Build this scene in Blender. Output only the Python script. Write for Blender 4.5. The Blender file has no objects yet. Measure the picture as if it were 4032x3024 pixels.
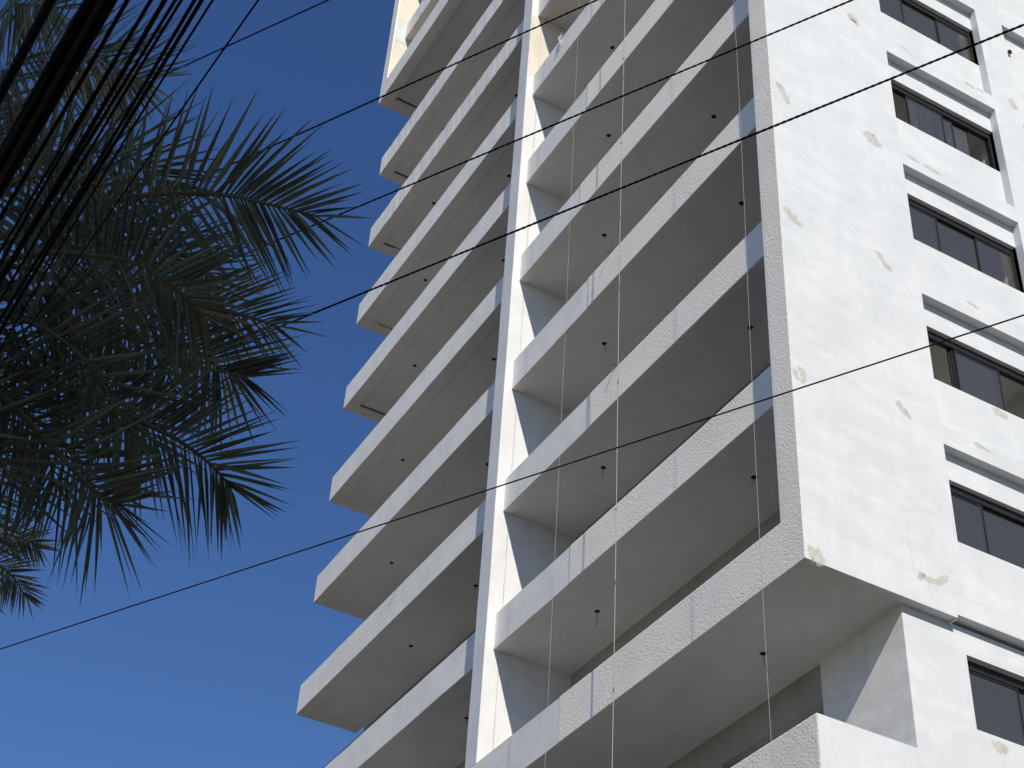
import bpy, bmesh, math, random
import numpy as np
from mathutils import Vector, Matrix, noise as mnoise
random.seed(7)
sc = bpy.context.scene
COL = sc.collection
# ------------------------------------------------------------------ camera
G = 13.555                      # height of the underside of the framed box above the street
cam_d = bpy.data.cameras.new('camera'); cam = bpy.data.objects.new('camera', cam_d); COL.objects.link(cam)
cam_d.sensor_width = 36.0; cam_d.lens = 57.71; cam_d.clip_start = 0.05; cam_d.clip_end = 3000
right = Vector((0.496589, 0.866323, 0.053698)); up = Vector((0.536512, -0.354991, 0.765595)); back = Vector((0.682315, -0.351376, -0.641077))
M = Matrix((right, up, back)).transposed().to_4x4(); M.translation = Vector((13.6455, -11.4103, 1.6)); cam.matrix_world = M
sc.camera = cam
# ------------------------------------------------------------------ sky and sun
SUN = Vector((3.85, -1.0, 3.15)).normalized()       # towards the sun
w = bpy.data.worlds.new('World'); sc.world = w; w.use_nodes = True
nt = w.node_tree; bg = nt.nodes['Background']
sky = nt.nodes.new('ShaderNodeTexSky'); sky.sky_type = 'NISHITA'; sky.sun_disc = False
sky.sun_elevation = math.asin(SUN.z); sky.sun_rotation = math.atan2(SUN.x, SUN.y)
sky.altitude = 0; sky.air_density = 1.0; sky.dust_density = 0.1; sky.ozone_density = 4.0
hs = nt.nodes.new('ShaderNodeHueSaturation'); hs.inputs['Saturation'].default_value = 1.17; hs.inputs['Hue'].default_value = .5105
nt.links.new(sky.outputs[0], hs.inputs['Color']); nt.links.new(hs.outputs[0], bg.inputs[0]); bg.inputs[1].default_value = 0.112
sl = bpy.data.lights.new('sun', 'SUN'); sl.energy = 5.0; sl.angle = math.radians(0.53); sl.color = (1.0, 0.925, 0.805)
so = bpy.data.objects.new('sun', sl); COL.objects.link(so); so.rotation_euler = SUN.to_track_quat('Z', 'Y').to_euler()
so.location = (40, -20, 60)
sc.view_settings.view_transform = 'Standard'; sc.view_settings.look = 'None'
sc.view_settings.exposure = 0.0; sc.view_settings.gamma = 1.0
try: sc.view_settings.use_curve_mapping = False
except Exception: pass
sc.render.engine = 'CYCLES'
sc.cycles.max_bounces = 8; sc.cycles.diffuse_bounces = 5; sc.cycles.transparent_max_bounces = 12

# ------------------------------------------------------------------ materials
def newmat(name):
    m = bpy.data.materials.new(name); m.use_nodes = True
    n = m.node_tree; b = n.nodes['Principled BSDF']
    return m, n, b
def nd(n, t, **kw):
    x = n.nodes.new(t)
    for k, v in kw.items(): setattr(x, k, v)
    return x
def pos(n, scale=(1, 1, 1), off=(0, 0, 0)):
    g = nd(n, 'ShaderNodeNewGeometry'); mp = nd(n, 'ShaderNodeMapping')
    n.links.new(g.outputs['Position'], mp.inputs[0]); mp.inputs['Scale'].default_value = scale; mp.inputs['Location'].default_value = off
    return mp.outputs[0]
def noise(n, vec, scale, detail=4, rough=.55, dist=0.0):
    t = nd(n, 'ShaderNodeTexNoise'); t.inputs['Scale'].default_value = scale; t.inputs['Detail'].default_value = detail
    t.inputs['Roughness'].default_value = rough; t.inputs['Distortion'].default_value = dist
    n.links.new(vec, t.inputs['Vector']); return t.outputs['Fac']
def ramp(n, fac, stops):
    r = nd(n, 'ShaderNodeValToRGB'); e = r.color_ramp.elements
    while len(e) < len(stops): e.new(0.5)
    for i, (p, c) in enumerate(stops):
        e[i].position = p; e[i].color = (c[0], c[1], c[2], 1) if len(c) == 3 else c
    n.links.new(fac, r.inputs[0]); return r.outputs[0]
def mixc(n, fac, a, b, mode='MIX'):
    m = nd(n, 'ShaderNodeMix', data_type='RGBA', blend_type=mode)
    for s, v in ((m.inputs[0], fac), (m.inputs[6], a), (m.inputs[7], b)):
        if hasattr(v, 'is_linked') or hasattr(v, 'links'): n.links.new(v, s)
        else: s.default_value = v if not isinstance(v, tuple) else (v[0], v[1], v[2], 1)
    return m.outputs[2]
def mathn(n, op, a, b=None, clamp=False):
    m = nd(n, 'ShaderNodeMath', operation=op, use_clamp=clamp)
    for s, v in ((m.inputs[0], a), (m.inputs[1], b)):
        if v is None: continue
        if hasattr(v, 'links'): n.links.new(v, s)
        else: s.default_value = v
    return m.outputs[0]
def bump(n, b, h, strength, dist):
    x = nd(n, 'ShaderNodeBump'); x.inputs['Strength'].default_value = strength; x.inputs['Distance'].default_value = dist
    n.links.new(h, x.inputs['Height']); n.links.new(x.outputs[0], b.inputs['Normal'])
g3 = lambda v: (v, v, v)

def plaster(name, base, dark, rough=.85, relief=.0015, bands=0., specks=.18):
    """painted smooth render: cloudy filler patches, faint vertical runs, fine trowel relief"""
    m, n, b = newmat(name)
    p = pos(n)
    c1 = noise(n, p, .9, 6, .62, .6); c2 = noise(n, p, 5.5, 5, .6, .3)
    p2 = pos(n, (1.6, 1.6, .12)); c3 = noise(n, p2, 2.2, 4, .6)
    f = mathn(n, 'ADD', mathn(n, 'MULTIPLY', c1, .5), mathn(n, 'ADD', mathn(n, 'MULTIPLY', c2, .25), mathn(n, 'MULTIPLY', c3, .25)))
    col = ramp(n, f, [(.36, dark), (.56, base)])
    if bands:
        pb = noise(n, pos(n, (.5, .5, 1.5), (3, 1, 7)), 1.1, 7, .68, 1.2)
        col = mixc(n, mathn(n, 'MULTIPLY', ramp(n, pb, [(.47, g3(0)), (.53, g3(1))]), bands), col, tuple(v * .90 for v in dark))
    sp = noise(n, p, 34, 3, .5)
    col = mixc(n, mathn(n, 'MULTIPLY', ramp(n, sp, [(.66, g3(0)), (.72, g3(1))]), specks), col, tuple(v * .72 for v in dark))
    n.links.new(col, b.inputs['Base Color']); b.inputs['Roughness'].default_value = rough
    b.inputs['Specular IOR Level'].default_value = .25
    h = mathn(n, 'ADD', noise(n, p, 3.2, 6, .6), mathn(n, 'MULTIPLY', noise(n, p, 26, 4, .6), .25))
    bump(n, b, h, .55, relief * 6)
    return m
M_white = plaster('white_paint', (.615, .64, .655), (.55, .575, .592), relief=.0014, bands=.30)
M_band = plaster('grey_white_render', (.84, .82, .78), (.73, .715, .685), relief=.0010, bands=.2)
M_raw = plaster('pitted_render', (.80, .79, .77), (.64, .63, .61), relief=.0016, bands=.3, specks=.8)
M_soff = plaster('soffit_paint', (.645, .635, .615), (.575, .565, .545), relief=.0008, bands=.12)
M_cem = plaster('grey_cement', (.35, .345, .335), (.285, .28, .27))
M_bare = plaster('bare_primer', (.68, .64, .55), (.56, .53, .45), relief=.0016)
M_room = plaster('room_paint', (.86, .85, .82), (.80, .78, .75))

def textured():
    """painted face of the worm-scraped stucco (its relief is modelled)"""
    m, n, b = newmat('scraped_stucco')
    big = noise(n, pos(n), .8, 4, .6, .3); fine = noise(n, pos(n), 60, 3, .6)
    col = ramp(n, mathn(n, 'ADD', mathn(n, 'MULTIPLY', big, .7), mathn(n, 'MULTIPLY', fine, .3)), [(.35, (.85, .805, .72)), (.62, (.93, .885, .80))])
    n.links.new(col, b.inputs['Base Color']); b.inputs['Roughness'].default_value = .85; b.inputs['Specular IOR Level'].default_value = .2
    return m
M_text = textured()

def simple(name, col, rough=.5, metal=0., spec=.5, var=0., vs=4.):
    m, n, b = newmat(name)
    if var:
        f = noise(n, pos(n), vs, 5, .6)
        c = ramp(n, f, [(.3, tuple(max(0, v * (1 - var)) for v in col)), (.7, tuple(v * (1 + var) for v in col))])
        n.links.new(c, b.inputs['Base Color'])
    else: b.inputs['Base Color'].default_value = (*col, 1)
    b.inputs['Roughness'].default_value = rough; b.inputs['Metallic'].default_value = metal; b.inputs['Specular IOR Level'].default_value = spec
    return m
M_frame = simple('dark_aluminium', (.013, .0125, .012), .45, 0, .4, .25, 9)
M_strip = simple('dark_strip', (.10, .098, .09), .95, 0, .1, .4, 6)  # dark grey for the narrow strips at the left soffit ends
M_hole = simple('hole_black', (.006, .006, .006), .9)
M_wire = simple('flex_wire', (.05, .05, .05), .6)
M_rope = simple('rope_fibre', (.34, .325, .30), .9, 0, .2, .2, 60)
M_cable = simple('black_cable', (.012, .0115, .0115), .85, 0, .15, .3, 30)
M_brownseam = simple('weathered_cable', (.06, .042, .034), .8, 0, .2, .3, 30)
M_pvc = simple('white_pvc', (.7, .7, .68), .4)
M_chan = simple('rail_channel', (.02, .02, .022), .4)
M_conc = simple('pavement_concrete', (.14, .122, .096), .9, 0, .2, .18, 1.3)
M_asph = simple('asphalt', (.06, .06, .062), .9, 0, .25, .3, 3)
M_kerb = simple('kerb_stone', (.40, .39, .37), .85, 0, .2, .2, 3)
M_line = simple('road_paint', (.75, .74, .70), .7, 0, .3, .15, 8)
M_trunk = simple('palm_bark', (.11, .085, .06), .95, 0, .1, .5, 9)
M_pole = simple('pole_concrete', (.34, .33, .31), .9, 0, .2, .2, 4)
M_nb = simple('shade_block_render', (.52, .46, .38), .9, 0, .2, .12, .7)
M_nbtrim = simple('shade_block_trim', (.66, .63, .58), .9, 0, .2, .1, 2)
M_porc = simple('porcelain', (.75, .75, .72), .25)

def glass(name, tint, rough=.02):
    m = bpy.data.materials.new(name); m.use_nodes = True; n = m.node_tree
    n.nodes.remove(n.nodes['Principled BSDF']); out = n.nodes['Material Output']
    tr = nd(n, 'ShaderNodeBsdfTransparent'); gl = nd(n, 'ShaderNodeBsdfGlossy'); fr = nd(n, 'ShaderNodeFresnel'); mx = nd(n, 'ShaderNodeMixShader')
    f = noise(n, pos(n), 3.0, 4, .6)
    c = ramp(n, f, [(.35, tuple(v * .85 for v in tint)), (.7, tint)])
    n.links.new(c, tr.inputs[0]); gl.inputs['Roughness'].default_value = rough; gl.inputs['Color'].default_value = (.95, .97, 1, 1)
    fr.inputs['IOR'].default_value = 1.6
    n.links.new(fr.outputs[0], mx.inputs[0]); n.links.new(tr.outputs[0], mx.inputs[1]); n.links.new(gl.outputs[0], mx.inputs[2])
    df = nd(n, 'ShaderNodeBsdfDiffuse'); df.inputs[0].default_value = (.52, .51, .48, 1); m2 = nd(n, 'ShaderNodeMixShader'); m2.inputs[0].default_value = .09
    n.links.new(mx.outputs[0], m2.inputs[1]); n.links.new(df.outputs[0], m2.inputs[2])
    n.links.new(m2.outputs[0], out.inputs['Surface']); return m
M_glass = glass('tinted_glass', (.80, .80, .79))
M_glassb = glass('blue_tinted_glass', (.55, .60, .66))

def leafmat(name, a, b2, tr):
    m, n, b = newmat(name)
    at = nd(n, 'ShaderNodeAttribute'); at.attribute_name = 'tone'
    f = mathn(n, 'ADD', mathn(n, 'MULTIPLY', at.outputs['Fac'], .8), mathn(n, 'MULTIPLY', noise(n, pos(n), 12, 3, .6), .2))
    col = ramp(n, f, [(.1, a), (.9, b2)])
    n.links.new(col, b.inputs['Base Color']); b.inputs['Roughness'].default_value = .42; b.inputs['Specular IOR Level'].default_value = .55
    t = nd(n, 'ShaderNodeBsdfTranslucent'); t.inputs[0].default_value = (*tr, 1)
    mx = nd(n, 'ShaderNodeMixShader'); mx.inputs[0].default_value = .22
    n.links.new(b.outputs[0], mx.inputs[1]); n.links.new(t.outputs[0], mx.inputs[2]); n.links.new(mx.outputs[0], n.nodes['Material Output'].inputs['Surface'])
    return m
M_leaf = leafmat('palm_leaf', (.055, .064, .045), (.26, .275, .215), (.12, .15, .06))
M_leafy = leafmat('palm_leaf_yellow', (.30, .16, .03), (.42, .26, .06), (.4, .22, .03))
M_rach = simple('palm_rachis', (.13, .115, .06), .7, 0, .3, .3, 12)
def patchmat():
    m, n, b = newmat('filler_smear')
    b.inputs['Roughness'].default_value = .9; b.inputs['Specular IOR Level'].default_value = .2
    p = pos(n, (1, 1, .55))
    c = ramp(n, noise(n, p, 12, 5, .65), [(.30, (.44, .41, .33)), (.5, (.58, .56, .48)), (.7, (.70, .69, .65))])
    n.links.new(c, b.inputs['Base Color'])
    at = nd(n, 'ShaderNodeAttribute'); at.attribute_name = 'core'
    f = mathn(n, 'ADD', mathn(n, 'MULTIPLY', at.outputs['Fac'], .62), mathn(n, 'MULTIPLY', noise(n, p, 26, 5, .7, .5), .75))
    al = ramp(n, f, [(.52, g3(0)), (.90, g3(.62))]); n.links.new(al, b.inputs['Alpha'])
    return m
M_patch = patchmat()

# ------------------------------------------------------------------ object helpers
def tag(o, label=None, cat=None, group=None, kind=None):
    if label: o['label'] = label
    if cat: o['category'] = cat
    if group: o['group'] = group
    if kind: o['kind'] = kind
    return o
def empty(name, loc=(0, 0, 0)):
    o = bpy.data.objects.new(name, None); COL.objects.link(o); o.location = loc; o.empty_display_size = .3; return o
def mk(name, verts, faces, mat, parent=None, smooth=False):
    me = bpy.data.meshes.new(name); me.from_pydata([tuple(v) for v in verts], [], faces); me.update()
    if isinstance(mat, (list, tuple)):
        for m in mat: me.materials.append(m)
    else: me.materials.append(mat)
    if smooth:
        for p in me.polygons: p.use_smooth = True
    o = bpy.data.objects.new(name, me); COL.objects.link(o)
    if parent is not None:
        o.parent = parent
        o.location = -parent_origin(parent)
    return o
def parent_origin(p):
    v = Vector((0, 0, 0))
    while p is not None:
        v += Vector(p.location); p = p.parent
    return v
class MB:
    def __init__(s): s.v = []; s.f = []
    def box(s, x0, x1, y0, y1, z0, z1):
        i = len(s.v)
        s.v += [(x0, y0, z0), (x1, y0, z0), (x1, y1, z0), (x0, y1, z0), (x0, y0, z1), (x1, y0, z1), (x1, y1, z1), (x0, y1, z1)]
        s.f += [tuple(i + k for k in q) for q in ((0, 3, 2, 1), (4, 5, 6, 7), (0, 1, 5, 4), (1, 2, 6, 5), (2, 3, 7, 6), (3, 0, 4, 7))]
        return s
    def tube(s, pts, r, n=6, closed_ends=True):
        pts = [Vector(p) for p in pts]; base = len(s.v)
        for k, p in enumerate(pts):
            t = (pts[min(k + 1, len(pts) - 1)] - pts[max(k - 1, 0)]).normalized()
            a = t.orthogonal().normalized() if k == 0 else (a - t * a.dot(t)).normalized()
            b = t.cross(a); rr = r[k] if isinstance(r, (list, tuple)) else r
            for j in range(n):
                an = 2 * math.pi * j / n; s.v.append(tuple(p + a * math.cos(an) * rr + b * math.sin(an) * rr))
        for k in range(len(pts) - 1):
            for j in range(n):
                s.f.append((base + k * n + j, base + k * n + (j + 1) % n, base + (k + 1) * n + (j + 1) % n, base + (k + 1) * n + j))
        if closed_ends:
            s.f.append(tuple(base + j for j in range(n))[::-1]); e = base + (len(pts) - 1) * n; s.f.append(tuple(e + j for j in range(n)))
        return s
    def build(s, name, mat, parent=None, smooth=False): return mk(name, s.v, s.f, mat, parent, smooth)
def box(name, x0, x1, y0, y1, z0, z1, mat, parent=None, bevel=.006):
    """bevelled block"""
    bm = bmesh.new()
    mb = MB().box(x0, x1, y0, y1, z0, z1)
    vs = [bm.verts.new(v) for v in mb.v]
    for f in mb.f: bm.faces.new([vs[i] for i in f])
    if bevel: bmesh.ops.bevel(bm, geom=bm.edges[:], offset=bevel, segments=1, affect='EDGES', profile=.5)
    me = bpy.data.meshes.new(name); bm.to_mesh(me); bm.free(); me.materials.append(mat)
    o = bpy.data.objects.new(name, me); COL.objects.link(o)
    if parent is not None: o.parent = parent; o.location = -parent_origin(parent)
    return o
def bar(name, x0, x1, y0, y1, z0, z1, mat, parent=None, axis=0, step=.25, jit=.004, bevel=.008, seed=0):
    """long hand-rendered beam: its four arrises waver by a few millimetres; chamfered cross-section"""
    rnd = random.Random(seed * 977 + int(z0 * 131) + int(x0 * 17))
    L0, L1 = ((x0, x1), (y0, y1), (z0, z1))[axis]; n = max(1, int((L1 - L0) / step))
    (a0, a1), (b0, b1) = [((y0, y1), (z0, z1)), ((x0, x1), (z0, z1)), ((x0, x1), (y0, y1))][axis]
    c = bevel
    prof = [(a0 + c, b0), (a1 - c, b0), (a1, b0 + c), (a1, b1 - c), (a1 - c, b1), (a0 + c, b1), (a0, b1 - c), (a0, b0 + c)]
    v = []; f = []
    off = [[0, 0] for _ in range(4)]
    for i in range(n + 1):
        t = L0 + (L1 - L0) * i / n
        for q in off:
            q[0] = .6 * q[0] + rnd.uniform(-jit, jit); q[1] = .6 * q[1] + rnd.uniform(-jit, jit)
        for k, (a, b) in enumerate(prof):
            q = off[[0, 1, 1, 2, 2, 3, 3, 0][k]]
            a += q[0] * .6; b += q[1]
            v.append({0: (t, a, b), 1: (a, t, b), 2: (a, b, t)}[axis])
    m = len(prof)
    for i in range(n):
        for k in range(m): f.append((i * m + k, i * m + (k + 1) % m, (i + 1) * m + (k + 1) % m, (i + 1) * m + k))
    f.append(tuple(range(m))[::-1]); f.append(tuple(n * m + k for k in range(m)))
    o = mk(name, v, f, mat, parent)
    bm = bmesh.new(); bm.from_mesh(o.data); bmesh.ops.recalc_face_normals(bm, faces=bm.faces[:]); bm.to_mesh(o.data); bm.free()
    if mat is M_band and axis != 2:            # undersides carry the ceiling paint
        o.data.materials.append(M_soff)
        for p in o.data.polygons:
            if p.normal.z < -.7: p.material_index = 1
    return o

_pg = np.random.RandomState(3).rand(256, 256) * 2 * math.pi
def perlin(x, y):
    xi = np.floor(x).astype(int); yi = np.floor(y).astype(int); xf = x - xi; yf = y - yi
    u = xf * xf * xf * (xf * (xf * 6 - 15) + 10); v = yf * yf * yf * (yf * (yf * 6 - 15) + 10)
    def g(i, j):
        a = _pg[(xi + i) % 256, (yi + j) % 256]; return np.cos(a) * (xf - i) + np.sin(a) * (yf - j)
    return (g(0, 0) * (1 - u) + g(1, 0) * u) * (1 - v) + (g(0, 1) * (1 - u) + g(1, 1) * u) * v
def stucco(name, x0, x1, z0, z1, y, parent, step=.009, amp=.0062, back=.0005):
    """sheet of scraped stucco facing -y: winding ridges in real relief over the flat render behind it"""
    nx = max(2, int(round((x1 - x0) / step))); nz = max(2, int(round((z1 - z0) / step)))
    X, Z = np.meshgrid(np.linspace(x0, x1, nx + 1), np.linspace(z0, z1, nz + 1))
    wx = X + .020 * perlin(X * 17, Z * 17 + 7); wz = Z + .020 * perlin(X * 17 + 31, Z * 17)
    r1 = np.clip(1 - np.abs(perlin(wx * 33, wz * 33)) * 4.2, 0, 1); r2 = np.clip(1 - np.abs(perlin(wx * 53 + 50, wz * 53 + 11)) * 4.5, 0, 1)
    wear = .75 + .5 * perlin(X * 1.3 + 5, Z * 1.3)
    Hh = (.65 * r1 + .5 * r2) * amp * wear + .0015 * perlin(X * 40, Z * 40)
    ex = np.minimum(X - x0, x1 - X); ez = np.minimum(Z - z0, z1 - Z)
    Xo = X + np.where(ex < step * .5, .004 * perlin(Z * 25 + x0, X * 3), 0); Zo = Z + np.where(ez < step * .5, .004 * perlin(X * 25, Z * 3 + 2), 0)
    Hh = Hh * np.clip((X - x0) / .07 + .05, 0, 1)
    Y = y - .0015 - Hh
    V = np.stack([Xo, Y, Zo], -1).reshape(-1, 3)
    i = np.arange(nx); j = np.arange(nz); I, J = np.meshgrid(i, j); q = (J * (nx + 1) + I).reshape(-1)
    Fq = np.stack([q, q + 1, q + nx + 2, q + nx + 1], -1)
    # rim back to the wall
    ring = list(range(nx + 1)) + [k * (nx + 1) + nx for k in range(1, nz + 1)] + [nz * (nx + 1) + k for k in range(nx - 1, -1, -1)] + [k * (nx + 1) for k in range(nz - 1, 0, -1)]
    Vb = V[ring].copy(); Vb[:, 1] = y - back; nb_ = len(V); m = len(ring)
    R_ = np.array([(ring[k], nb_ + k, nb_ + (k + 1) % m, ring[(k + 1) % m]) for k in range(m)])
    V = np.concatenate([V, Vb]); Fq = np.concatenate([Fq, R_])
    me = bpy.data.meshes.new(name); nf = len(Fq)
    me.vertices.add(len(V)); me.vertices.foreach_set('co', V.astype(np.float32).ravel())
    me.loops.add(nf * 4); me.loops.foreach_set('vertex_index', Fq.astype(np.int32).ravel())
    me.polygons.add(nf); me.polygons.foreach_set('loop_start', np.arange(0, nf * 4, 4, dtype=np.int32)); me.polygons.foreach_set('loop_total', np.full(nf, 4, dtype=np.int32))
    me.update(calc_edges=True); me.validate()
    me.materials.append(M_text)
    o = bpy.data.objects.new(name, me); COL.objects.link(o)
    if parent is not None: o.parent = parent; o.location = -parent_origin(parent)
    return o

# ------------------------------------------------------------------ ground, road, pavement
def sheet(name, x0, x1, y0, y1, z, mat):
    return tag(mk(name, [(x0, y0, z), (x1, y0, z), (x1, y1, z), (x0, y1, z)], [(0, 1, 2, 3)], mat), kind='structure')
sheet('ground', -900, 900, -900, 900, 0, M_conc)
sheet('road', -300, 300, -9.5, -3.2, .004, M_asph)
for i in range(-20, 21):
    pass
tag(bar('pavement', -300, 300, -3.0, 60, -.05, .12, M_conc, None, 0, 5, .0, .004), kind='structure')
tag(bar('kerb', -300, 300, -3.2, -3.003, -.05, .13, M_kerb, None, 0, 5, .002, .02), kind='structure')

# ------------------------------------------------------------------ the tower
tower = empty('apartment_tower', (0, 0, 0))
tag(tower, 'white unfinished apartment tower with long stacked balconies and dark corner windows', 'building')
H = 3.0; XF = 8.848; WF = .417; WC = .457; R = .175; XL = 18.44; YB = 1.78; ZB = .041; HD = .76
KTOP = 12; ZTOP = G + H * KTOP + 2.2
TB = {1: -6.288, 2: -5.77, 3: -5.97, 4: -6.43, 5: -6.30, 6: -6.22, 7: -6.3}        # where the scraped coat starts on each band
COAT = .009

# holed street-side wall (plane x = 0, facing +x)
def holed_wall(name, x, depth, ys, zs, holes, mat, parent, skip=()):
    ys = sorted(set(ys)); zs = sorted(set(zs)); v = []; f = []; idx = {}
    def V(xx, y, z):
        k = (round(xx, 4), round(y, 4), round(z, 4))
        if k not in idx: idx[k] = len(v); v.append((xx, y, z))
        return idx[k]
    def solid(i, j):
        if i < 0 or j < 0 or i >= len(ys) - 1 or j >= len(zs) - 1: return False
        cy = (ys[i] + ys[i + 1]) / 2; cz = (zs[j] + zs[j + 1]) / 2
        return not any(a < cy < b and c < cz < d for a, b, c, d in holes)
    for i in range(len(ys) - 1):
        for j in range(len(zs) - 1):
            if not solid(i, j): continue
            a, b, c, d = ys[i], ys[i + 1], zs[j], zs[j + 1]; xb = x - depth
            f.append((V(x, a, c), V(x, b, c), V(x, b, d), V(x, a, d)))
            f.append((V(xb, a, d), V(xb, b, d), V(xb, b, c), V(xb, a, c)))
            if not solid(i - 1, j): f.append((V(x, a, d), V(xb, a, d), V(xb, a, c), V(x, a, c)))
            if not solid(i + 1, j): f.append((V(x, b, c), V(xb, b, c), V(xb, b, d), V(x, b, d)))
            if not solid(i, j - 1): f.append((V(x, a, c), V(xb, a, c), V(xb, b, c), V(x, b, c)))
            if not solid(i, j + 1): f.append((V(x, b, d), V(xb, b, d), V(xb, a, d), V(x, a, d)))
    return mk(name, v, f, mat, parent)
Y1, Y2, Y3, Y4 = 2.73, 5.30, 6.0, 9.2
YEND = 14.0; DB = .16
holes = [(2.53, YEND + 1, G - 1, G + .055)]
ys = [0, 2.53, Y1, Y2, Y3, Y4, YEND]; zs = [G, G + .055, ZTOP]
for k in range(1, KTOP + 1):
    lo, hi = G + H * (k - 1) + .414, G + H * k + .034
    zs += [lo, hi]; holes += [(Y1, Y2, lo, hi), (Y3, Y4, lo, hi)]
side = holed_wall('street_wall', 0, DB, ys, zs, holes, M_white, tower)
# thickness of the wall end that stands beside the balconies (inner leaf)
MB().box(-WC, -DB - .001, .0, .38, G + .801, ZTOP).box(-WC, -DB - .001, .3805, YB + .3, G + .02, ZTOP).build('wall_end', M_white, tower)

# scraped coat on the narrow end of that wall, and on the bottom beam of the frame
stucco('corner_column_coat', -WC, -.003, G + .80, G + 14.5, 0, tower, .009)
stucco('corner_column_coat', -WC, -.003, G + 14.501, ZTOP, 0, tower, .03)
fb = bar('frame_beam', -XF - WF, -DB - .001, .0, .38, G, G + .8, M_band, tower, 0, .3, .003, .006, 5)
stucco('frame_beam_coat', -6.147, -.003, G + .002, G + .80, 0, tower, .0085)
M_fin = plaster('pier_paint', (.70, .712, .718), (.63, .642, .65), relief=.0011, bands=.2)
bar('pier_fin', -XF - WF, -XF, .0, .30, G + .8005, ZTOP, M_fin, tower, 2, .4, .003, .006, 8)

# balconies
def hole_light(x, z, parent, wire, s, dark=1.0):
    """empty downlight cut-out with its connection flex"""
    y = 1.0 + .03 * math.sin(s * 3.7); x += .06 * math.sin(s * 5.3); r = .050
    v = []; f = []; n = 14
    for j in range(n):
        a = 2 * math.pi * j / n; q = 1 + .07 * math.sin(3 * a + s)
        v.append((x + math.cos(a) * r * q, y + math.sin(a) * r * q, z - .003)); v.append((x + math.cos(a) * r * q, y + math.sin(a) * r * q, z + .02))
    for j in range(n): f.append((2 * j, 2 * ((j + 1) % n), 2 * ((j + 1) % n) + 1, 2 * j + 1))
    f.append(tuple(2 * j for j in range(n))[::-1]); f.append(tuple(2 * j + 1 for j in range(n)))
    mk('light_hole', v, f, M_hole, parent)
    if wire:
        L = wire; pts = [(x, y, z)]
        ph = s * 1.3
        for i in range(1, 9):
            t = i / 8; pts.append((x + .10 * L * t * t * math.cos(ph) * 3, y + .08 * L * t * t * math.sin(ph) * 3, z - L * (t - .25 * t ** 3)))
        MB().tube(pts, .005, 5).build('flex', M_wire, parent, True)
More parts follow.
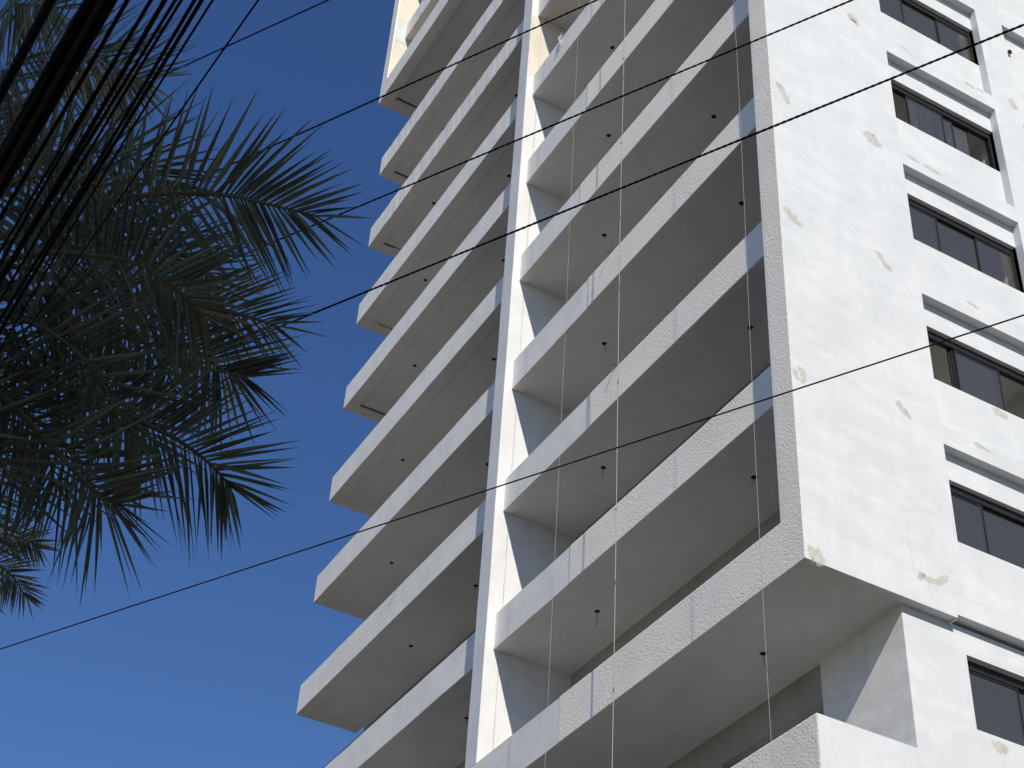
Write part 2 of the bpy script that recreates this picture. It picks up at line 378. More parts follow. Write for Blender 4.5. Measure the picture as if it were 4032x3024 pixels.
for k in range(-4, KTOP + 1):
    z = G + ZB + H * k
    # ---- wing between pier and street corner
    if k >= 1:
        tb = TB.get(k, -6.3)
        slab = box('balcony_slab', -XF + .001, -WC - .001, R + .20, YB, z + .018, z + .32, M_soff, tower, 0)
        bar('edge_beam', -XF + .0005, -WC - .0005, R, R + .1995, z, z + HD, M_band, slab, 0, .3, .0035, .006, k)
        stucco('scraped_coat', tb, -WC - .002, z + .004, z + HD - .004, R - .004, slab, (.009 if k < 4 else .013) if k < 8 else .05)
        if k == 1: box('rail_channel', -5.9, -WC - .02, R + .004, R + .06, z + HD - .003, z + HD + .032, M_chan, slab, .003)
        xs = [-6.70, -2.2] if k != 4 else [-6.68, -2.92]
        for i, x in enumerate(xs): hole_light(x, z + .018, slab, {1: (.34, .20), 2: (.36, .12), 3: (.22, 0), 4: (0, 0)}.get(k, (0, 0))[i], k * 2 + i)
        side_m = M_bare if k in (7, 9, 10) else M_fin
        bar('partition_wall', -XF - WF + .002, -XF - (.002 if k != 7 else .001), .301, YB, z - H + .1, z + .1, side_m, slab, 1, .3, .002, .004, k)
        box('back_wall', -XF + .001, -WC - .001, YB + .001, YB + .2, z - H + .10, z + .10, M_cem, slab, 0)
    elif k == 0:
        slab = box('balcony_slab', -XF - WF, -DB - .001, .381, YB + .06, z - .027, z + .32, M_soff, tower, 0)
        hole_light(-2.18, z - .027, slab, .42, 1.0); hole_light(-6.6, z - .027, slab, .2, 3.0)
    else:
        # lower floors stop short of the corner: open parapet that returns along the street side
        slab = box('balcony_slab', -XF - WF, -.36, R + .17, YB, z + .03, z + .28, M_soff, tower, 0)
        zt = G + H * k + .90
        bar('parapet', -XF - WF, -.158, R - .035, R + .165, z, zt, M_white, slab, 0, .4, .003, .006, k)
        stucco('scraped_coat', -XF - WF, -.162, z + .004, zt - .004, R - .039, slab, .009 if k == -1 else .06)
        bar('parapet_return', -.36, -.158, R + .1655, 1.689, z, zt, M_white, slab, 1, .4, .003, .006, k + 20)
        for x in (-6.7, -2.2): hole_light(x, z + .03, slab, .2, k + x)
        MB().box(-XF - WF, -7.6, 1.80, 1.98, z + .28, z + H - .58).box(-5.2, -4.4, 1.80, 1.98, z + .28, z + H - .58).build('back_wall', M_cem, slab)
        box('door_head', -XF - WF, -1.88, 1.801, 1.98, z + H - .579, z + H + .02, M_cem, slab, 0)
        box('wing_wall', -1.879, -.1595, 1.69, 1.90, z + .281, z + H + .02, M_raw, slab, .004)
    # ---- left wing
    if k <= 8 or k >= 10:
        yf = R; ST = .022 if k < 4 else .06
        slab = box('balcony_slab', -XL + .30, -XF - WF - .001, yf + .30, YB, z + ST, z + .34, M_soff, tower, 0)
        bar('edge_beam', -XL, -XF - WF - .0005, yf, yf + .2995, z, z + HD, M_band, slab, 0, .3 if k < 7 else .12, .004 if k < 7 else .009, .006, k + 100)
        if k in (5, 7, 8): bar('soffit_strip', -XL + .301, -XL + .37, yf + .34, YB - .15, z + ST - .004, z + ST + .02, M_strip, slab, 1, .1, .004, .001, k)  # narrow dark strip on the soffit, beside the end beam
        if k == 6: bar('soffit_strip', -XL + .301, -XL + .325, yf + .5, YB - .3, z + ST - .004, z + ST + .02, M_strip, slab, 1, .06, .007, .001, k)
        bar('end_beam', -XL, -XL + .2995, yf + .30, YB - .08, z, z + .5, M_band, slab, 1, .3, .003, .006, k + 120)
        if k == 1: box('rail_channel', -XL + .5, -XF - WF - .1, yf + .004, yf + .06, z + HD - .003, z + HD + .035, M_chan, slab, .003)
        for i, x in enumerate([-11.37, -15.9] if k != 2 else [-11.37, -14.2]): hole_light(x, z + ST, slab, .15 if k < 4 else 0, k * 1.7 + i)
    else:
        # bottom beam of the upper frame, standing further forward
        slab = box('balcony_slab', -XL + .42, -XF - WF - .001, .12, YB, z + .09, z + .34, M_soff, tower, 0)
        bar('upper_frame_beam', -XL + .03, -XF - WF - .0005, -.22, .1195, z - .03, z + HD + .02, M_band, slab, 0, .3, .0035, .006, 300)
        bar('end_beam', -XL + .03, -XL + .4195, .12, YB - .08, z - .03, z + .5, M_band, slab, 1, .3, .003, .006, 301)
        hole_light(-15.9, z + .09, slab, 0, 4)
        bar('soffit_strip', -XL + .421, -XL + .49, .2, YB - .15, z + .086, z + .11, M_strip, slab, 1, .1, .004, .001, k)
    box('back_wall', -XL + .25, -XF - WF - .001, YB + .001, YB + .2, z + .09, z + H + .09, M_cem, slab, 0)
# upper frame upright at the far end (bare primer on its sunny flank)
zf = G + ZB + 9 * H
bar('upper_frame_upright', -XL + .03, -XL + .43, -.22, -.165, zf + HD + .021, ZTOP, M_band, tower, 2, .4, .003, .005, 310)
for i in range(3):
    z0 = zf + HD + .022 + i * H
    m = M_bare
    bar('end_screen', -XL + .03, -XL + .428, -.1645, YB, z0, z0 + 1.95, m, tower, 1, .3, .003, .004, 320 + i)
    bar('end_screen', -XL + .03, -XL + .430, -.1645, YB, z0 + 1.951, z0 + H - .001, M_white, tower, 1, .3, .003, .004, 330 + i)
# core of the building behind the balconies
MB().box(-XL + .2, -4.3, YB + .25, YEND, G, ZTOP - .3).box(-XL + .2, -4.3, 4.5, YEND, 0, G - .001).build('core', M_soff, tower)
MB().box(-4.3, -.36, 1.99, 2.35, G, ZTOP - .3).box(-4.3, -.36, 2.36, 2.42, 0, G - .01).box(-4.3, -.34, 9.3, YEND, 0, ZTOP - .3).build('core_wall', M_soff, tower)
MB().box(-XL, 0, .0, YEND, ZTOP, ZTOP + .3).build('roof_slab', M_white, tower)
# lower street-side wall, set back under the frame
lw = [(Y1 + .02, Y2, G + H * k - .41 - 1.10, G + H * k - .41) for k in range(0, -4, -1)]
holed_wall('lower_street_wall', -.158, .2, [1.691, Y1 + .02, Y2, YEND], [0, G + .0] + [q for h in lw for q in h[2:]], lw, M_white, tower)
MB().box(-.36, -.17, 1.692, YEND, G + .06, G + .10).build('ledge_soffit', M_white, tower)
# drip stub in the soffit notch
MB().tube([(-.14, 2.50, G - .03), (-.02, 2.52, G - .005)], .014, 8).build('drip_pipe', M_pvc, tower, True)
# recessed panels, rooms and windows of the street side
def sash(w_, y0, y1, z0, z1, x, gm):
    t = .032; d = .022
    s = MB().box(x - d, x, y0, y0 + t, z0, z1).box(x - d, x, y1 - t, y1, z0, z1).box(x - d, x, y0 + t, y1 - t, z0, z0 + t * 1.2).box(x - d, x, y0 + t, y1 - t, z1 - t * 1.2, z1).build('sash', M_frame, w_)
    mk('pane', [(x - d / 2, y0 + t * .6, z0 + t * .6), (x - d / 2, y1 - t * .6, z0 + t * .6), (x - d / 2, y1 - t * .6, z1 - t * .6), (x - d / 2, y0 + t * .6, z1 - t * .6)], [(0, 1, 2, 3)], gm, w_)
def room(y0, y1, z0, z1, x0, x1, parent):
    v = [(x0, y0, z0), (x1, y0, z0), (x1, y1, z0), (x0, y1, z0), (x0, y0, z1), (x1, y0, z1), (x1, y1, z1), (x0, y1, z1)]
    r = mk('room_lining', v, [(0, 1, 2, 3), (7, 6, 5, 4), (4, 5, 1, 0), (6, 7, 3, 2), (7, 4, 0, 3)], M_room, parent)
    MB().box(x0 + .9, x0 + 1.15, y0 + .02, y1 - .02, z1 - .32, z1 - .002).build('ceiling_beam', M_room, parent)
def window(y0, y1, z0, z1, x, panes, parent, wide_room):
    t = .035
    w_ = MB().box(x - .09, x, y0, y1, z1 - .13, z1 - .001).box(x - .09, x, y0, y1, z0 + .001, z0 + .03).box(x - .09, x, y0, y0 + t, z0 + .03, z1 - .13).box(x - .09, x, y1 - t * 1.6, y1 - .001, z0 + .03, z1 - .13).build('window', M_frame, parent)
    for (a, b, tr_, gm) in panes: sash(w_, a, b, z0 + .028, z1 - .128, x - .012 - .028 * tr_, gm)
    room(y0 - .15, y1 + .1, z0 - 1.1, z1 + .16, -4.2, x - .095, w_)
    return w_
std = [(2.74, 3.585, 0, M_glass), (3.545, 4.465, 1, M_glass), (4.43, 5.27, 0, M_glass)]
WIN = {1: std, 2: [(3.42, 4.40, 2, M_glassb), (3.46, 4.41, 1, M_glassb), (3.50, 4.44, 0, M_glassb)], 3: std,
       4: [(3.30, 4.15, 0, M_glassb), (3.56, 4.41, 1, M_glassb), (3.98, 4.81, 2, M_glass)], 5: std, 6: std}
for k in range(1, KTOP + 1):
    zk = G + H * k
    bar('recess_panel', -.335, -DB - .0005, Y1 - .12, Y2 - .0005, zk - .45, zk + .25, M_white, tower, 1, .4, .002, .004, k + 500)
    bar('recess_panel', -.335, -DB - .0005, Y1 - .12, Y2 - .0005, zk - H + .25, zk - 1.53, M_white, tower, 1, .4, .002, .004, k + 520)
    bar('recess_panel', -.335, -DB - .0005, Y3 - .12, Y4 + .1, zk - H + .25, zk + .249, M_white, tower, 1, .5, .002, .004, k + 540)
    window(Y1 - .1, Y2 - .001, zk - 1.53, zk - .45, -.235, WIN.get(k, std), tower, True)
for k in range(0, -4, -1):
    zk = G + H * k - .41
    window(Y1 + .0205, Y2 - .001, zk - 1.10, zk, -.26, [(2.77, 3.74, 0, M_glass), (3.70, 4.6, 1, M_glass), (4.55, 5.27, 0, M_glass)], tower, True)
# vent pipe stub in the second recess
vp = MB().tube([(-.17, 6.22, G + 14.47), (-.10, 6.20, G + 14.43)], .058, 16).build('vent_pipe', M_pvc, tower, True)
MB().tube([(-.101, 6.2003, G + 14.4306), (-.0975, 6.1993, G + 14.4286)], .046, 16).build('vent_mouth', M_hole, vp)
# primer left bare on the flank of the pier, hairline cracks, tie rods and a caught rag
mk('bare_flank', [(-XF + .0025, .012, G + 18.70), (-XF + .0025, .3, G + 18.78), (-XF + .0025, .3, G + 20.96), (-XF + .0025, .16, G + 21.03), (-XF + .0025, .10, G + 20.97), (-XF + .0025, .012, G + 21.0)], [(0, 1, 2, 3, 4, 5)], M_bare, tower)
def crack(pts, wd, seed):
    rnd_ = random.Random(seed); L_ = []
    for i in range(len(pts) - 1):
        for q in range(6):
            t = q / 6; L_.append((pts[i][0] * (1 - t) + pts[i + 1][0] * t + rnd_.uniform(-.008, .008), pts[i][1] * (1 - t) + pts[i + 1][1] * t))
    v = []; f = []
    for i, (y, z) in enumerate(L_):
        h = wd * rnd_.uniform(.2, 1); v += [(.0022, y - h, G + z), (.0022, y + h, G + z)]
        if i: f.append((2 * i - 2, 2 * i - 1, 2 * i + 1, 2 * i))
    mk('hairline_crack', v, f, M_cem, tower)
crack([(1.827, 1.50), (1.818, 1.13), (1.813, .94), (1.83, .72), (1.841, .485)], .0022, 1)
crack([(2.06, .38), (2.13, .165), (2.18, .03)], .002, 2); crack([(2.10, .40), (2.19, .33), (2.27, .24)], .003, 3)
for (x, z) in [(-13.43, 6.81), (-13.37, 21.83), (-5.2, 9.80), (-4.9, 6.80)]:
    MB().tube([(x, R + .06, G + z - .05), (x + .01, R + .02, G + z + .03), (x + .03, R - .07, G + z + .05), (x + .02, R - .10, G + z - .02)], .011, 6).build('tie_rod', M_wire, tower, True)
rag = []
for i in range(7):
    for j in range(4):
        rag.append((-7.56 + .05 * j - .012 * i + .02 * math.sin(i * 2.1 + j), R - .03 - .035 * math.sin(i * 1.1 + j * 1.7) * (i > 0) - .02, G + 18.86 - .055 * i))
mk('caught_rag', rag, [(i * 4 + j, i * 4 + j + 1, i * 4 + j + 5, i * 4 + j + 4) for i in range(6) for j in range(3)], M_pvc, tower, True)
# filler smears on the white wall
def smear(pts, wd, x=.0025, seed=1, feather=.25):
    rnd = random.Random(seed); v = []; f = []; n = len(pts); core = []
    fine = []
    for i in range(n - 1):
        for s in range(5):
            t = s / 5; fine.append((pts[i][0] * (1 - t) + pts[i + 1][0] * t, pts[i][1] * (1 - t) + pts[i + 1][1] * t))
    fine.append(pts[-1]); m = len(fine)
    for i, (y, z) in enumerate(fine):
        a = fine[max(0, i - 1)]; b = fine[min(m - 1, i + 1)]; d = Vector((b[0] - a[0], b[1] - a[1])).normalized(); nn = Vector((-d.y, d.x))
        ww = wd * 1.45 * (.25 + .75 * math.sin(math.pi * (i + .6) / (m + .2)) ** .7) * rnd.uniform(.7, 1.2)
        end = min(1, i / 2.5, (m - 1 - i) / 2.5)
        for s, cv in ((-1, 0), (-.4, .9), (.35, 1), (1, 0)):
            e = ww * 1.35 * rnd.uniform(.85, 1.1); v.append((x, y + nn.x * s * e, z + nn.y * s * e)); core.append(cv * end * rnd.uniform(.75, 1.0))
        if i:
            j = 4 * i
            for q in range(3): f.append((j - 4 + q, j - 3 + q, j + 1 + q, j + q))
    o = mk('filler_smear', v, f, M_patch, tower)
    at = o.data.attributes.new('core', 'FLOAT', 'POINT'); at.data.foreach_set('value', core)
Zw = lambda z: G + z
def P2(l): return [(y, Zw(z)) for y, z in l]
smear(P2([(1.90, 12.58), (1.98, 12.50), (2.06, 12.38), (2.0, 12.36)]), .10, seed=2)
smear(P2([(.10, 9.52), (.20, 9.38), (.29, 9.20), (.36, 8.98)]), .06, seed=3)
smear(P2([(2.0, 9.45), (2.05, 9.30), (2.18, 9.22), (2.28, 9.12)]), .11, seed=4)
smear(P2([(.09, 6.55), (.17, 6.40), (.28, 6.30), (.45, 6.22)]), .07, seed=5)
smear(P2([(1.86, 6.55), (1.96, 6.40), (2.06, 6.26), (2.20, 6.20)]), .05, seed=6)
smear(P2([(.10, 3.28), (.19, 3.22), (.21, 3.08), (.13, 2.96)]), .045, seed=7)
smear(P2([(.04, 3.25), (.07, 3.1), (.10, 2.98)]), .03, seed=17)
smear(P2([(1.98, 3.52), (1.95, 3.40), (2.03, 3.30), (2.08, 3.24)]), .045, seed=8)
smear(P2([(2.03, 3.42), (2.10, 3.30), (2.16, 3.20)]), .03, seed=18)
smear(P2([(.02, .10), (.13, .12), (.22, .07), (.36, .03)]), .10, seed=9)
smear(P2([(1.96, .50), (2.06, .44), (2.25, .46), (2.40, .58), (2.45, .66)]), .04, seed=10)
smear(P2([(1.93, .53), (1.98, .45), (2.02, .42)]), .06, seed=11)
for (y, z, L, s) in [(3.17, 12.455, .32, 12), (4.72, 12.40, .30, 13), (2.98, 9.33, .35, 14), (3.4, 9.30, .5, 24), (3.82, 6.36, .32, 15), (3.50, 3.33, .4, 16), (5.0, 12.43, .2, 25)]:
    smear(P2([(y - L * .5, z + .0), (y, z - .03), (y + L * .6, z - .05)]), .035, seed=s)
smear(P2([(5.80, 12.70), (5.82, 12.55), (5.86, 12.45), (5.92, 12.40)]), .07, seed=30)
smear(P2([(4.0, 4.40), (4.2, 4.36), (4.42, 4.34)]), .06, x=-DB + .003, seed=31)
smear(P2([(2.95, -1.60), (3.10, -1.66), (3.3, -1.64)]), .06, x=-.1545, seed=32)

# ------------------------------------------------------------------ scaffold ropes in front of the balconies
def rope(x, y, r, label, knots, sway=.02, dx=0.):
    root = empty('hanging_rope', (x, y, 6.0)); tag(root, label, 'rope', 'ropes hanging down the balcony front')
    pts = []
    for i in range(61):
        z = 6.0 + (ZTOP - 6.2) * i / 60
        pts.append((x + sway * math.sin(z * .37 + x) + dx * (z - G) / 20, y + sway * .5 * math.sin(z * .29), z))
    MB().tube(pts, r, 6).build('cord', M_rope, root, True)
    for z in knots:
        cx = x + sway * math.sin(z * .37 + x) + dx * (z - G) / 20; cy = y + sway * .5 * math.sin(z * .29)
        rnd = random.Random(int(z * 10)); q = []
        for i in range(9):
            a = i * 1.9; q.append((cx + math.cos(a) * r * 1.8, cy + math.sin(a) * r * 1.8, z + (i - 4) * r * .7))
        q.append((cx + rnd.choice((-1, 1)) * .06, cy - .02, z + rnd.uniform(-.02, .05)))
        MB().tube(q, r * .8, 5).build('knot', M_rope, root, True)
rope(-5.48, -.57, .003, 'thin pale rope hanging closest to the central pier', [], .02)
rope(-4.15, -.26, .007, 'thick knotted pale rope hanging across the middle of the balconies', [G + v for v in (-.1, 1.75, 3.1, 4.35, 5.7, 7.9, 9.7, 10.6, 11.7, 13.6, 14.2)], .03)
rope(-.09, -.62, .0032, 'thin rope hanging beside the textured corner column', [], .025, .0)

# ------------------------------------------------------------------ overhead cables crossing the view
DIR = Vector((.879, .477, 0)).normalized()
def cable(p0, p1, r, label, twist=False, group='overhead cables crossing in front of the tower', la=16, lb=20, sag=.0):
    p0 = Vector(p0); p1 = Vector(p1); d = (p1 - p0).normalized()
    A = p0 - d * la; B = p1 + d * lb; L = (B - A).length; n = 60 if not twist else int(L / .016)
    root = None
    mid = (p0 + p1) / 2
    if not twist:
        pts = []
        for i in range(n + 1):
            t = i / n; q = A.lerp(B, t); pts.append(q)
        o = MB().tube(pts, r, 8).build('overhead_cable', M_cable, None, True)
        tag(o, label, 'cable', group); return o
    root = empty('overhead_cable', A); tag(root, label, 'cable', group)
    s = d.orthogonal().normalized(); u = d.cross(s)
    for ph in (0, math.pi):
        pts = []
        for i in range(n + 1):
            t = i / n; a = ph + t * L / .10 * 2 * math.pi
            pts.append(A.lerp(B, t) + (s * math.cos(a) + u * math.sin(a)) * r * .30)
        MB().tube(pts, r * .70, 6).build('strand', M_cable, root, True)
hz = 10.3
cable((7.10, -9.58, hz), (5.85, -10.32, hz), .0052, 'black cable running from the palm to the top edge nearest the palm')
cable((8.03, -8.10, hz), (5.79, -9.35, hz), .0068, 'black twisted cable crossing the top left of the balconies', True)
cable((8.90, -6.72, hz), (5.55, -8.59, hz), .0074, 'black twisted cable ending above the first window row', True)
cable((9.32, -5.68, hz), (3.97, -8.56, hz), .0092, 'thick twisted black cable passing the corner between the first two windows', True)
cable((7.28, -3.76, hz), (-2.40, -9.00, hz), .0068, 'lowest single black cable crossing the lower balconies and open sky')
# near telecom bundle overhead on the left
nearw = [((10.53, -11.30), (10.11, -11.32), .0130), ((10.60, -11.18), (9.81, -11.23), .030), ((10.64, -11.12), (9.62, -11.18), .0058), ((10.67, -11.07), (9.47, -11.13), .0036),
         ((10.68, -11.06), (9.42, -11.12), .0044), ((10.70, -11.03), (9.36, -11.10), .0066), ((10.71, -11.01), (9.31, -11.09), .0046), ((10.73, -10.99), (9.25, -11.07), .0042),
         ((10.74, -10.96), (9.17, -11.04), .0050), ((10.75, -10.95), (9.09, -11.02), .0056), ((10.77, -10.92), (9.01, -11.00), .0032), ((10.84, -10.81), (8.92, -10.97), .0026)]
ordn = ['leftmost', 'second', 'third', 'fourth', 'fifth', 'sixth', 'seventh', 'eighth', 'ninth', 'tenth', 'eleventh', 'twelfth']
for i, (a, b, r) in enumerate(nearw):
    r *= 1.08
    a = Vector((*a, 5.2)); b = Vector((*b, 5.2)); d = (b - a).normalized()
    xe = 7.72; tb_ = (xe - a.x) / d.x; ta = (19.9 - a.x) / d.x
    root_name = 'street_cable'
    e = a + d * tb_; s = a + d * ta
    g = 'near black cables running over the palm'
    if i != 1:
        rnd = random.Random(i); pts = []
        for q in range(41):
            t = q / 40; p = s.lerp(e, t); p.z += .006 * math.sin(q * .9 + i); p.y += .004 * math.sin(q * .7 + 2 * i); pts.append(p)
        o = MB().tube(pts, r, 8).build(root_name, M_cable, None, True)
        lab = 'thick black cable at the top left corner, leftmost of the near cables' if i == 0 else '%s near black cable counted from the left, beyond the fat bundle' % ordn[i] if i < 11 else 'thinnest rightmost near cable slanting down to the palm'
        tag(o, lab, 'cable', g)
    else:
        root = empty(root_name, e); tag(root, 'fat bundle of several black cables lashed together at top left', 'cable', g)
        for j, (oy, oz, rr, mt) in enumerate([(-.020, .004, .019, M_cable), (.016, .010, .020, M_cable), (.000, -.016, .009, M_brownseam), (.024, -.012, .010, M_cable), (-.008, .026, .017, M_cable), (-.024, -.012, .007, M_brownseam)]):
            pts = []
            for q in range(61):
                t = q / 60; p = s.lerp(e, t); p.y += oy + .003 * math.sin(q * .5 + j); p.z += oz + .003 * math.cos(q * .6 + 2 * j); pts.append(p)
            MB().tube(pts, rr, 8).build('strand', mt, root, True)
# poles that carry the cables (out of the picture)
def pole(x, y, h, label, arm=1.2, ang=0.):
    root = empty('utility_pole', (x, y, 0)); tag(root, label, 'pole')
    MB().tube([(x, y, -.2), (x, y, h)], [.16, .10], 12).build('shaft', M_pole, root, True)
    c, s = math.cos(ang), math.sin(ang)
    MB().tube([(x - c * arm, y - s * arm, h - .25), (x + c * arm, y + s * arm, h - .25)], .05, 6).build('crossarm', M_pole, root)
    for t in (-.85, -.3, .3, .85):
        q = (x + c * arm * t, y + s * arm * t)
        MB().tube([(*q, h - .2), (*q, h - .12), (*q, h - .08), (*q, h - .03)], [.02, .045, .03, .04], 8).build('insulator', M_porc, root, True)
pole(7.55, -11.12, 5.55, 'concrete pole carrying the near cables beside the palm', .5, math.pi / 2)
pole(22.6, 1.2, 10.8, 'concrete pole carrying the high cables across the street', 3.4, math.pi / 2 + .3)
pole(-19.6, -19.8, 10.8, 'far concrete pole carrying the high cables down the street', 3.4, math.pi / 2 + .3)

# ------------------------------------------------------------------ palms
def catmull(pts, n):
    pts = [Vector(p) for p in pts]; P = [pts[0] * 2 - pts[1]] + pts + [pts[-1] * 2 - pts[-2]]; out = []
    segs = len(pts) - 1
    for i in range(n + 1):
        u = i / n * segs; k = min(int(u), segs - 1); t = u - k
        a, b, c, d = P[k], P[k + 1], P[k + 2], P[k + 3]
        out.append(.5 * ((2 * b) + (c - a) * t + (2 * a - 5 * b + 4 * c - d) * t * t + (3 * b - a - 3 * c + d) * t ** 3))
    return out
def leaflet(base, d, nrm, L, wd, droop, rnd):
    """folded blade: returns verts, faces"""
    v = []; f = []; p = Vector(base); d = Vector(d).normalized()
    prof = [.45, 1.0, .80, .42, .02]; n = len(prof)
    for i in range(n):
        s = d.cross(nrm)
        if s.length < 1e-4: s = d.orthogonal()
        s.normalize(); nn = s.cross(d).normalized()
        h = wd * prof[i] * .5
        v += [tuple(p + s * h + nn * h * .55), tuple(p), tuple(p - s * h + nn * h * .55)]
        if i:
            j = 3 * i; f += [(j - 3, j - 2, j + 1, j), (j - 2, j - 1, j + 2, j + 1)]
        p = p + d * (L / (n - 1)); d = (d + Vector((0, 0, -droop * (.6 + .4 * i)))).normalized()
    return v, f
def frond(parent, pts, spacing=.036, Lmax=.66, wd=.028, indiv=0, yellow=None, seed=0, vee=.32, droop=.0, start=.16):
    rnd = random.Random(seed)
    cs = catmull(pts, 40)
    length = sum((cs[i + 1] - cs[i]).length for i in range(40))
    r = [.020 * (1 - .85 * i / 40) + .0025 for i in range(41)]
    fr = MB().tube(cs, r, 6).build('frond', M_rach, parent, True)
    V = []; F = []; VY = []; FY = []; TV = []; TY = []
    def tone(o, vals):
        o.data.attributes.new('tone', 'FLOAT', 'POINT').data.foreach_set('value', vals); return o
    nL = int(length * (1 - start) / spacing); todo = []
    for i in range(nL):
        for sd in (-1, 1):
            t = start + (1 - start) * (i + rnd.uniform(-.18, .18) + (.25 if sd > 0 else -.25)) / nL
            t = min(max(t, start), .995); u = t * 40; k = min(int(u), 39); p = cs[k].lerp(cs[k + 1], u - k)
            T = (cs[min(k + 2, 40)] - cs[max(k - 1, 0)]).normalized()
            N = Vector((0, 0, 1)) - T * T.z
            N = N.normalized() if N.length > .05 else T.orthogonal().normalized()
            S = T.cross(N) * sd
            tt = (t - start) / (1 - start)
            ang = math.radians(66 - 24 * tt ** 1.7 - 27 * tt ** 8 + rnd.uniform(-5, 5)); ve = (vee if S.x > 0 else -vee * 1.5) + rnd.uniform(-.15, .15)
            if rnd.random() < .12: ve += rnd.uniform(-.5, .5); ang += rnd.uniform(-.25, .2)
            d = T * math.cos(ang) + (S * math.cos(ve) + N * math.sin(ve)) * math.sin(ang)
            Ln = Lmax * (.62 + .38 * math.sin(math.pi * min(1, tt * .8 + .22))) * rnd.uniform(.85, 1.12) * (1 - .22 * tt ** 3)
            ye = yellow and yellow[0] < t < yellow[1] and rnd.random() < yellow[2]
            todo.append((t, leaflet(p, d, N + S * .4 * rnd.uniform(-1, 1), Ln, wd * rnd.uniform(.8, 1.2), droop * rnd.uniform(.4, 1.5), rnd), ye))
    todo.sort(key=lambda q: -q[0])
    for i, (t, (v, f), ye) in enumerate(todo):
        tn = rnd.random() ** 1.5
        if i < indiv: tone(mk('leaflet', v, f, M_leafy if ye else M_leaf, fr), [tn] * len(v))
        else:
            VV, FF, TT = (VY, FY, TY) if ye else (V, F, TV)
            b = len(VV); VV += v; FF += [tuple(q + b for q in x) for x in f]; TT += [tn] * len(v)
    if V: tag(tone(mk('leaflets', V, F, M_leaf, fr), TV), kind='stuff')
    if VY: tag(tone(mk('yellow_leaflets', VY, FY, M_leafy, fr), TY), kind='stuff')
    return fr
def palm_trunk(root, x, y, h, r, seed):
    rnd = random.Random(seed); mb = MB(); pts = []; rr = []
    n = 44
    for i in range(n + 1):
        t = i / n; pts.append((x + .10 * math.sin(t * 2.1) - .10 * math.sin(2.1), y + .06 * math.sin(t * 3), h * t - .1)); rr.append(r * (1.25 - .35 * min(1, t * 4)) * (1 + .05 * (i % 2)))
    tr_ = mb.tube(pts, rr, 14).build('trunk', M_trunk, root)
    sb = MB()
    for i in range(120):
        t = .35 + .65 * i / 120; a = i * 2.399; z = h * t - .1
        c = Vector((x + .10 * math.sin(t * 2.1) - .10 * math.sin(2.1), y + .06 * math.sin(t * 3), z)); o = Vector((math.cos(a), math.sin(a), 0))
        sb.tube([c + o * r * .9, c + o * (r + .05) + Vector((0, 0, .10)), c + o * (r + .07) + Vector((0, 0, .20))], [.055, .045, .02], 5)
    tag(sb.build('leaf_stubs', M_trunk, tr_), kind='stuff')
palm = empty('palm_tree', (6.2, -11.2, 0))
tag(palm, 'large dark date palm whose crown fills the upper left sky', 'palm tree', 'palms on the left')
palm_trunk(palm, 6.2, -11.2, 7.5, .24, 1)
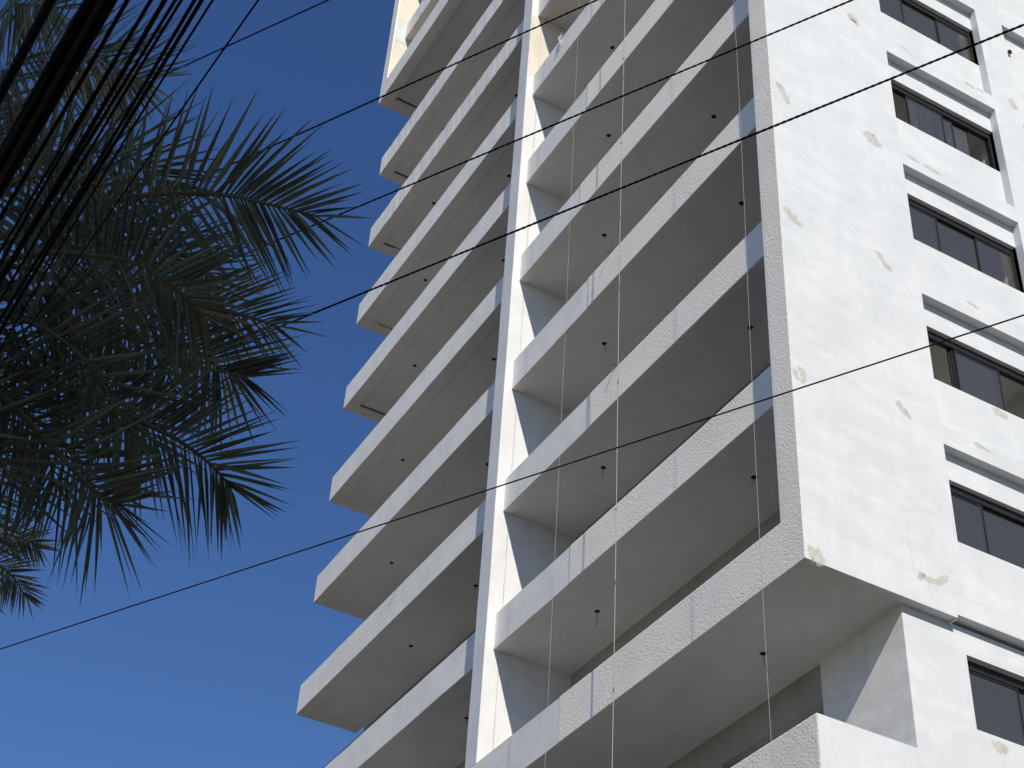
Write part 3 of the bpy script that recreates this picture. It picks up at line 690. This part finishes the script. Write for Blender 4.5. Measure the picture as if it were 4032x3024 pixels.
FR = dict(F1=[(6.40,-11.11,7.74),(6.70,-10.71,8.05),(6.99,-10.31,8.15),(7.20,-9.98,8.15),(7.26,-9.75,8.16),(7.34,-9.45,8.15)],
 F2=[(6.42,-11.08,7.60),(6.74,-10.77,7.65),(7.06,-10.49,7.52),(7.25,-10.30,7.39),(7.31,-10.11,7.27),(7.28,-9.94,7.19)],
 F3=[(6.20,-11.04,7.65),(6.21,-10.48,8.07),(6.17,-10.03,8.26),(6.15,-9.65,8.30),(6.16,-9.20,8.33)],
 F4=[(6.12,-10.99,7.55),(6.11,-10.41,7.94),(6.11,-9.96,8.01),(6.11,-9.65,7.94),(6.11,-9.47,7.88),(6.14,-9.33,7.87)],
 F5=[(6.11,-11.00,7.37),(6.21,-10.51,7.28),(6.31,-10.11,7.17),(6.33,-9.91,7.14),(6.38,-9.74,7.08),(6.42,-9.57,6.99),(6.41,-9.45,6.93),(6.39,-9.37,6.88)],
 F6=[(6.23,-10.99,7.19),(6.33,-10.60,6.95),(6.41,-10.23,6.64),(6.42,-10.05,6.53),(6.47,-9.95,6.48)],
 F7=[(6.16,-11.17,7.92),(6.30,-11.15,8.82),(6.23,-10.97,9.44),(6.12,-10.66,9.86),(6.04,-10.42,10.04)],
 F8=[(6.18,-11.26,7.95),(6.35,-11.41,8.88),(6.35,-11.40,9.70),(6.26,-11.24,10.02),(6.16,-11.08,10.19)],
 G1=[(6.08,-10.96,7.50),(5.94,-10.58,7.60),(5.89,-10.19,7.63),(5.87,-9.90,7.54),(5.81,-9.69,7.40)],
 G2=[(6.12,-10.94,7.38),(5.94,-10.65,7.28),(5.83,-10.31,7.24),(5.77,-10.06,7.10),(5.70,-9.89,6.95)],
 G3=[(6.15,-11.12,7.75),(6.08,-10.75,8.41),(6.08,-10.32,8.65),(6.05,-9.90,8.69),(6.01,-9.61,8.58)],
 G4=[(6.22,-11.08,7.52),(6.49,-10.61,7.64),(6.52,-10.25,7.62),(6.48,-9.96,7.50),(6.40,-9.78,7.36)],
 G5=[(6.23,-11.17,7.85),(6.34,-10.94,8.56),(6.39,-10.64,8.87),(6.38,-10.32,8.97),(6.36,-10.07,8.90)],
 G6=[(6.53,-11.29,7.74),(6.90,-11.07,7.85),(7.16,-10.87,7.82),(7.29,-10.59,7.77)],
 G7=[(6.14,-11.23,7.90),(6.26,-11.32,8.92),(6.26,-11.18,9.48),(6.26,-10.97,9.74),(6.19,-10.69,9.92)],
 G8=[(6.20,-11.11,7.16),(6.24,-10.76,6.85),(6.25,-10.58,6.67),(6.18,-10.45,6.53)],
 G9=[(6.26,-11.06,7.41),(6.51,-10.76,7.37),(6.59,-10.48,7.27),(6.61,-10.24,7.09),(6.52,-10.06,6.93)],
 G10=[(6.17,-11.16,7.62),(6.34,-10.90,7.81),(6.39,-10.60,7.83),(6.33,-10.32,7.72),(6.24,-10.11,7.57)],
 G11=[(6.01,-11.15,7.74),(6.21,-10.98,8.28),(6.27,-10.67,8.47),(6.26,-10.25,8.54),(6.22,-9.89,8.42)],
 G12=[(6.11,-11.15,7.38),(6.22,-10.84,7.18),(6.25,-10.58,7.01),(6.25,-10.36,6.80),(6.16,-10.24,6.65)])
for i, (nm, pts) in enumerate(FR.items()):
    frond(palm, pts, seed=i + 1, spacing=.038 if nm[0] == 'F' else .052, Lmax=.82 if nm in ('F7', 'G7', 'F8') else .68, vee=.32, indiv={'F1': 70, 'F2': 40, 'F3': 36, 'F4': 36, 'F5': 50, 'F6': 30, 'F7': 30}.get(nm, 0),
          yellow={'F2': (.90, .99, .35), 'F4': (.66, .80, .40), 'F3': (.62, .78, .3)}.get(nm))
# the rest of the crown, spread all round
crown = Vector((6.2, -11.2, 7.45)); rnd = random.Random(11)
for i in range(34):
    az = i * 2.399 + rnd.uniform(-.2, .2); el = math.radians(rnd.uniform(-35, 65)); L = rnd.uniform(1.9, 2.5)
    if math.sin(az) > -.15 and math.cos(az) > -.8: continue
    d = Vector((math.cos(az) * math.cos(el), math.sin(az) * math.cos(el), math.sin(el))); pts = []; p = crown + Vector((math.cos(az), math.sin(az), 0)) * .15
    for q in range(7):
        pts.append(p.copy()); p = p + d * (L / 6); d = (d + Vector((0, 0, -.14))).normalized()
    frond(palm, pts, spacing=.05, seed=100 + i, Lmax=.6)
for i in range(3):
    az = math.radians(110 + 24 * i + rnd.uniform(-4, 4)); el = math.radians(rnd.uniform(5, 50)); L = rnd.uniform(1.1, 1.5)
    d = Vector((math.cos(az) * math.cos(el), math.sin(az) * math.cos(el), math.sin(el))); pts = []; p = crown.copy()
    for q in range(7):
        pts.append(p.copy()); p = p + d * (L / 6); d = (d + Vector((0, 0, -.12))).normalized()
    frond(palm, pts, spacing=.045, seed=140 + i, Lmax=.58)
palm2 = empty('palm_tree', (.6, -10.7, 0))
tag(palm2, 'smaller palm whose frond tips show at the lower left edge', 'palm tree', 'palms on the left')
palm_trunk(palm2, .6, -10.7, 8.6, .22, 2)
frond(palm2, [(.63,-10.61,9.02),(.80,-10.22,9.25),(.87,-9.83,9.31),(.87,-9.59,9.24),(.81,-9.38,9.09)], seed=50, Lmax=.45, spacing=.035)
frond(palm2, [(.80,-10.62,8.92),(1.03,-10.17,9.24),(1.16,-9.85,9.40),(1.20,-9.62,9.41),(1.20,-9.45,9.37)], seed=51, Lmax=.4)
crown = Vector((.6, -10.7, 8.6))
for i in range(22):
    az = -2.6 + i * 3.6 / 22 ; el = math.radians(rnd.uniform(-40, 60)); L = rnd.uniform(1.2, 1.6)
    d = Vector((math.cos(az) * math.cos(el), math.sin(az) * math.cos(el), math.sin(el))); pts = []; p = crown.copy()
    for q in range(6):
        pts.append(p.copy()); p = p + d * (L / 5); d = (d + Vector((0, 0, -.16))).normalized()
    frond(palm2, pts, spacing=.06, seed=200 + i, Lmax=.42)

# ------------------------------------------------------------------ unseen block added behind the viewer to shade the palm and near cables
nb = empty('added_shade_block', (26, -15, 0)); tag(nb, 'unseen beige flat-roofed block added behind the viewer to shade the palm', 'building')
NX, NY0, NY1, NZ = 20.0, -20.6, -9.9, 22.6
nh = []
nys = [NY0, NY1]; nzs = [0, NZ]
for j in range(7):
    for i in range(3):
        y0 = NY0 + .95 + i * 3.55; z0 = 1.1 + j * 3.1
        nh.append((y0, y0 + 1.7, z0, z0 + 1.35)); nys += [y0, y0 + 1.7]; nzs += [z0, z0 + 1.35]
def wall_x(name, x, sgn):
    o = holed_wall(name, 0, .25, nys, nzs, nh, M_nb, nb)
    if sgn < 0:
        for v in o.data.vertices: v.co.x = x - v.co.x
        o.data.flip_normals()
    return o
wall_x('street_front', NX, -1)
MB().box(NX + .26, 32, NY0 + .01, NY1 - .01, 0, NZ - .02).build('block', M_nb, nb)
box('roof_cornice', NX - .25, 32.2, NY0 - .2, NY1 + .2, NZ, NZ + .5, M_nbtrim, nb, .03)
for (a, b, c, d) in nh:
    wn = MB().box(NX + .12, NX + .18, a, b, c, c + .06).box(NX + .12, NX + .18, a, b, d - .06, d).box(NX + .12, NX + .18, a, a + .06, c + .06, d - .06).box(NX + .12, NX + .18, b - .06, b, c + .06, d - .06).build('window', M_frame, nb)
    mk('pane', [(NX + .15, a, c), (NX + .15, b, c), (NX + .15, b, d), (NX + .15, a, d)], [(3, 2, 1, 0)], M_glass, wn)
